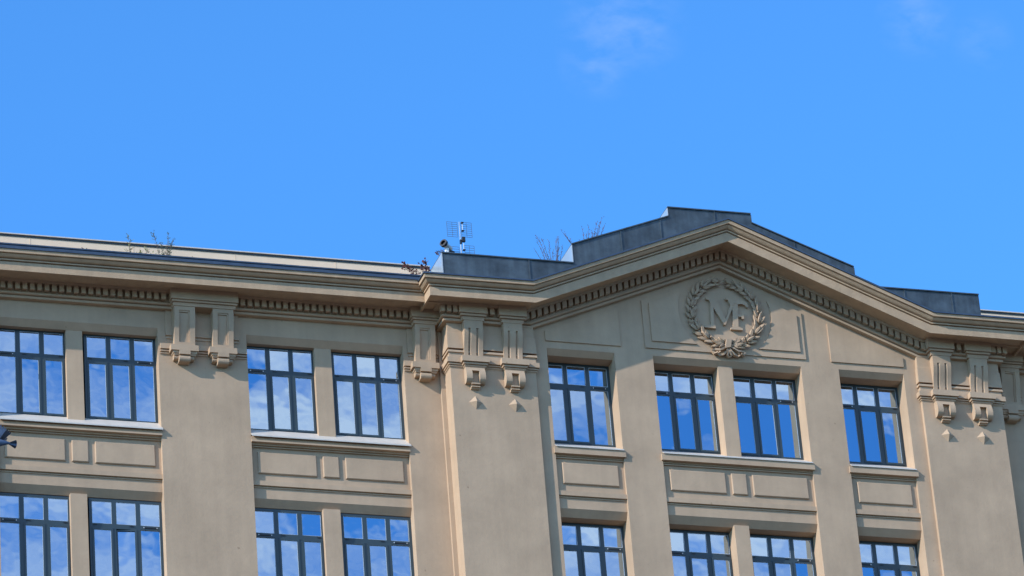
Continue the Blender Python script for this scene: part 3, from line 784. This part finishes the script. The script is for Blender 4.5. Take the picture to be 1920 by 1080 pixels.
# weeds and saplings
def leaflet(mb, p, d, ln, wd, mi=1):
    d = d.normalized(); sd = d.cross(Vector((random.uniform(-1,1), random.uniform(-1,1), random.uniform(-.3,.3)))).normalized()*wd
    nn = d.cross(sd).normalized()*ln*.12
    a, b, c, e = p, p+d*ln*.5+sd+nn, p+d*ln, p+d*ln*.5-sd+nn
    mb.add([a, b, c, e], [(0,1,2),(0,2,3)], mi)
def plant(name, base, stems, mats, label, cat, group, leaf=(.05,.010), density=30, spread=.35, twiggy=False):
    st = MB(); lf = MB()
    for (dx, dz, dy) in stems:
        p = Vector(base)+Vector((random.uniform(-.04,.04), 0, 0)); q = Vector(base)+Vector((dx, dy, dz))
        pts_ = []
        bend = Vector((random.uniform(-.05,.05), random.uniform(-.05,.05), .12*dz))
        for k in range(7):
            t_ = k/6; pts_.append(p.lerp(q, t_)+bend*math.sin(math.pi*t_)*.6+Vector((random.uniform(-.008,.008), 0, 0)))
        st.tube(pts_, .009 if twiggy else .005, 5, r1=.0025)
        L_ = (q-p).length
        nb = int(density*L_)
        for k in range(nb):
            t_ = random.uniform(.15, 1); i = min(5, int(t_*6)); pp = pts_[i].lerp(pts_[i+1], t_*6-i)
            dirn = ((pts_[i+1]-pts_[i]).normalized()+Vector((random.uniform(-1,1), random.uniform(-1,1), random.uniform(-.5,.7)))*(.9 if not twiggy else .7)).normalized()
            bl = random.uniform(.04, .14)*(1.2-t_*.6)
            end = pp+dirn*bl
            st.tube([pp, end], .003, 3, r1=.0015)
            nl = 2 if not twiggy else 1
            for _ in range(nl):
                leaflet(lf, pp.lerp(end, random.uniform(.4, 1)), dirn+Vector((random.uniform(-.8,.8), random.uniform(-.8,.8), random.uniform(-.4,.6))), leaf[0]*random.uniform(.6,1.2), leaf[1])
    root = empty(name, base, label, cat, group)
    st.build('stem', TWIG, root)
    if lf.v: lf.build('foliage', [mats, mats], root)
    return root
random.seed(5)
plant('weed', (-13.86, .15, 1.30), [(-.06,.78,0),(.02,.70,.02),(-.12,.45,0),(.12,.42,0),(.2,.3,0),(-.2,.28,0)], LEAF, 'leafy green weed with a leaning tall shoot, left end of the gutter clump', 'weed', 'weeds rooted along the roof gutter', (.045,.008), 34)
plant('weed', (-13.50, .15, 1.30), [(-.15,.40,0),(0,.48,0),(.15,.40,0),(.22,.30,0),(-.25,.30,0),(.05,.32,0),(-.35,.25,0),(-.3,.36,.05),(.32,.22,0),(.1,.25,.03),(-.1,.28,-.04)], LEAF, 'low pale green bushy weed in the middle of the gutter clump', 'weed', 'weeds rooted along the roof gutter', (.065,.014), 45)
plant('weed', (-13.12, .15, 1.30), [(-.22,.92,0),(-.05,.72,.03),(.12,.92,0),(.25,.83,0),(.05,.5,0),(.15,.45,0)], LEAFD, 'tallest branching green weed at the right end of the gutter clump', 'weed', 'weeds rooted along the roof gutter', (.042,.008), 40)
plant('weed', (-14.96, .15, 1.42), [(.03,.24,0),(-.05,.15,0),(.07,.17,0)], LEAFR, 'tiny brown weed sprout in the gutter, leftmost of all the roof plants', 'weed', 'weeds rooted along the roof gutter', (.05,.013), 45)
plant('weed', (-12.50, .15, 1.40), [(.03,.26,0),(-.05,.15,0)], LEAF, 'tiny green sprout in the gutter just right of the weed clump', 'weed', 'weeds rooted along the roof gutter', (.045,.012), 40)
plant('weed', (-8.02, .15, 1.42), [(.02,.22,0),(-.05,.16,0)], LEAFR, 'tiny reddish sprout in the gutter near the cornice corner', 'weed', 'weeds rooted along the roof gutter', (.045,.012), 40)
plant('red_shrub', (-7.03, .12, 1.25), [(-.50,.68,0),(-.42,.60,.05),(-.28,.55,0),(-.02,.80,0),(.0,.68,.05),(-.12,.72,0),(.04,.55,0),(-.55,.60,0)], LEAFR, 'small shrub with dark reddish leaves leaning beside the metal parapet corner', 'shrub', None, (.06,.02), 36)
plant('weed', (-6.58, .4, 2.335), [(-.08,.08,0),(.03,.13,0),(.08,.07,0)], LEAFR, 'tiny reddish weed on the corner of the metal parapet left of the floodlight', 'weed', None, (.045,.014), 90)
plant('bare_sapling', (-3.62, 1.15, 2.25), [(-.36,1.30,0),(-.30,1.12,.05),(-.05,1.15,0),(.16,1.25,0),(.22,1.32,0),(.05,.95,0),(-.42,.95,0),(.12,1.1,0),(-.2,1.2,0),(.28,1.05,0)], LEAFR, 'bare twiggy sapling behind the first step of the metal parapet', 'sapling', 'bare saplings behind the metal parapet', (.026,.009), 20, twiggy=True)
plant('bare_sapling', (-2.70, 1.2, 2.7), [(-.55,.95,0),(-.4,.75,0),(-.2,.85,0),(.0,1.0,0),(.15,1.1,0),(.42,1.46,0),(.36,1.22,0),(.2,.9,0),(.48,1.3,0),(.30,1.35,.04),(-.62,1.05,0),(-.1,1.15,0),(.08,1.2,0)], LEAFR, 'bare twiggy sapling behind the sloping metal parapet, right of the other one', 'sapling', 'bare saplings behind the metal parapet', (.026,.009), 20, twiggy=True)

# curtains hanging behind glass
def curtain(x0, x1, y, z0, z1, label):
    n = max(8, int((x1-x0)/.02)); vs = []; fs = []
    for i in range(n+1):
        x = x0+(x1-x0)*i/n; yy = y+.03*math.sin(i*.95)+.012*math.sin(i*2.3)
        vs += [(x, yy, z0), (x, yy, z1), (x, yy+.01, z0), (x, yy+.01, z1)]
    for i in range(n): a = i*4; b = a+4; fs += [(a, b, b+1, a+1), (a+2, a+3, b+3, b+2)]
    MB().add(vs, fs).build('curtain', CURTAIN, None, label, cat='curtain', smooth=True, group='white curtains inside the lower row of windows')
curtain(-3.85, -3.30, 1.0, -6.3, -4.1, 'white curtain behind the lower row window nearest the left corner pier of the pediment')
curtain(3.35, 4.2, 1.0, -6.3, -4.1, 'white curtain behind the rightmost window of the lower row')
curtain(-.75, -.3, 1.0, -6.3, -4.1, 'white curtain behind the left window of the lower middle pair under the wreath')

# ------------------------------------------------------------------ pigeon in flight
PG = empty('pigeon', (-25.43, -40.53, -23.13), 'dark blue grey pigeon flying past the facade at the left edge, tail fanned', 'bird')
pc = Vector((-25.43, -40.53, -23.13)); ax = Vector((1, .05, -.06)).normalized()     # towards the tail
sid = ax.cross(Vector((0, 0, 1))).normalized(); upp = sid.cross(ax)
mb = MB(); vs = []; fs = []; n = 10
prof = [(-.150,.004,.006),(-.135,.014,-.0),(-.115,.022,.0),(-.095,.024,0),(-.075,.026,-.003),(-.045,.042,-.008),(0,.048,-.01),(.04,.040,-.006),(.08,.028,0),(.115,.018,.003),(.14,.012,.004)]
for t_, r_, o_ in prof:
    for k in range(n): a = 2*math.pi*k/n; vs.append(pc+ax*t_+sid*r_*math.cos(a)+upp*(r_*.95*math.sin(a)+o_))
for i in range(len(prof)-1):
    for k in range(n): fs.append((i*n+k, i*n+(k+1)%n, (i+1)*n+(k+1)%n, (i+1)*n+k))
fs += [tuple(range(n)), tuple(range(len(prof)*n-1, len(prof)*n-n-1, -1))]
mb.add(vs, fs).build('body', PIGB, PG, smooth=True)
mb = MB(); mb.tube([pc-ax*.148+upp*.004, pc-ax*.172], .005, 6, r1=.001); mb.build('beak', PIGD, PG)
for sg in (-1, 1):
    mb = MB(); sphere(mb, tuple(pc-ax*.128+sid*sg*.016+upp*.006), .0035, 6, 5); mb.build('eye', PIGD, PG)
for k in range(9):                                   # fanned tail
    a = (k-4)*.10
    d = (ax*math.cos(a)+upp*math.sin(a)*.95+sid*math.sin(a)*.35).normalized(); w_ = d.cross(sid).normalized()*.008
    p = pc+ax*.115; e_ = sid*(.0012+.0006*k)
    MB().add([p-w_*.6-e_, p+w_*.6-e_, p+d*.095+w_*1.3-e_, p+d*.105-e_, p+d*.095-w_*1.3-e_, p-w_*.6+e_, p+w_*.6+e_, p+d*.095+w_*1.3+e_, p+d*.105+e_, p+d*.095-w_*1.3+e_],
             [(0,1,2,3,4),(5,6,7,8,9),(0,1,6,5),(1,2,7,6),(2,3,8,7),(3,4,9,8),(4,0,5,9)]).build('tail_feather', PIGB if k in(3,4,5) else PIGD, PG)
for sg in (-1, 1):                                   # raised wings
    for k in range(8):
        root = pc+ax*(-.05+k*.014)+sid*sg*.035+upp*.02
        d = (upp*1.0+sid*sg*(.25 if sg > 0 else .6)+ax*(-.05+k*.13)).normalized(); ln = .19-.008*k
        w_ = ax*.014; e_ = sid*.0015
        MB().add([root-w_-e_, root+w_-e_, root+d*ln*.8+w_*1.1-e_, root+d*ln-e_, root+d*ln*.8-w_*.9-e_, root-w_+e_, root+w_+e_, root+d*ln*.8+w_*1.1+e_, root+d*ln+e_, root+d*ln*.8-w_*.9+e_],
                 [(0,1,2,3,4),(5,6,7,8,9),(0,1,6,5),(1,2,7,6),(2,3,8,7),(3,4,9,8),(4,0,5,9)]).build('wing_feather', PIGB if k < 5 else PIGD, PG)
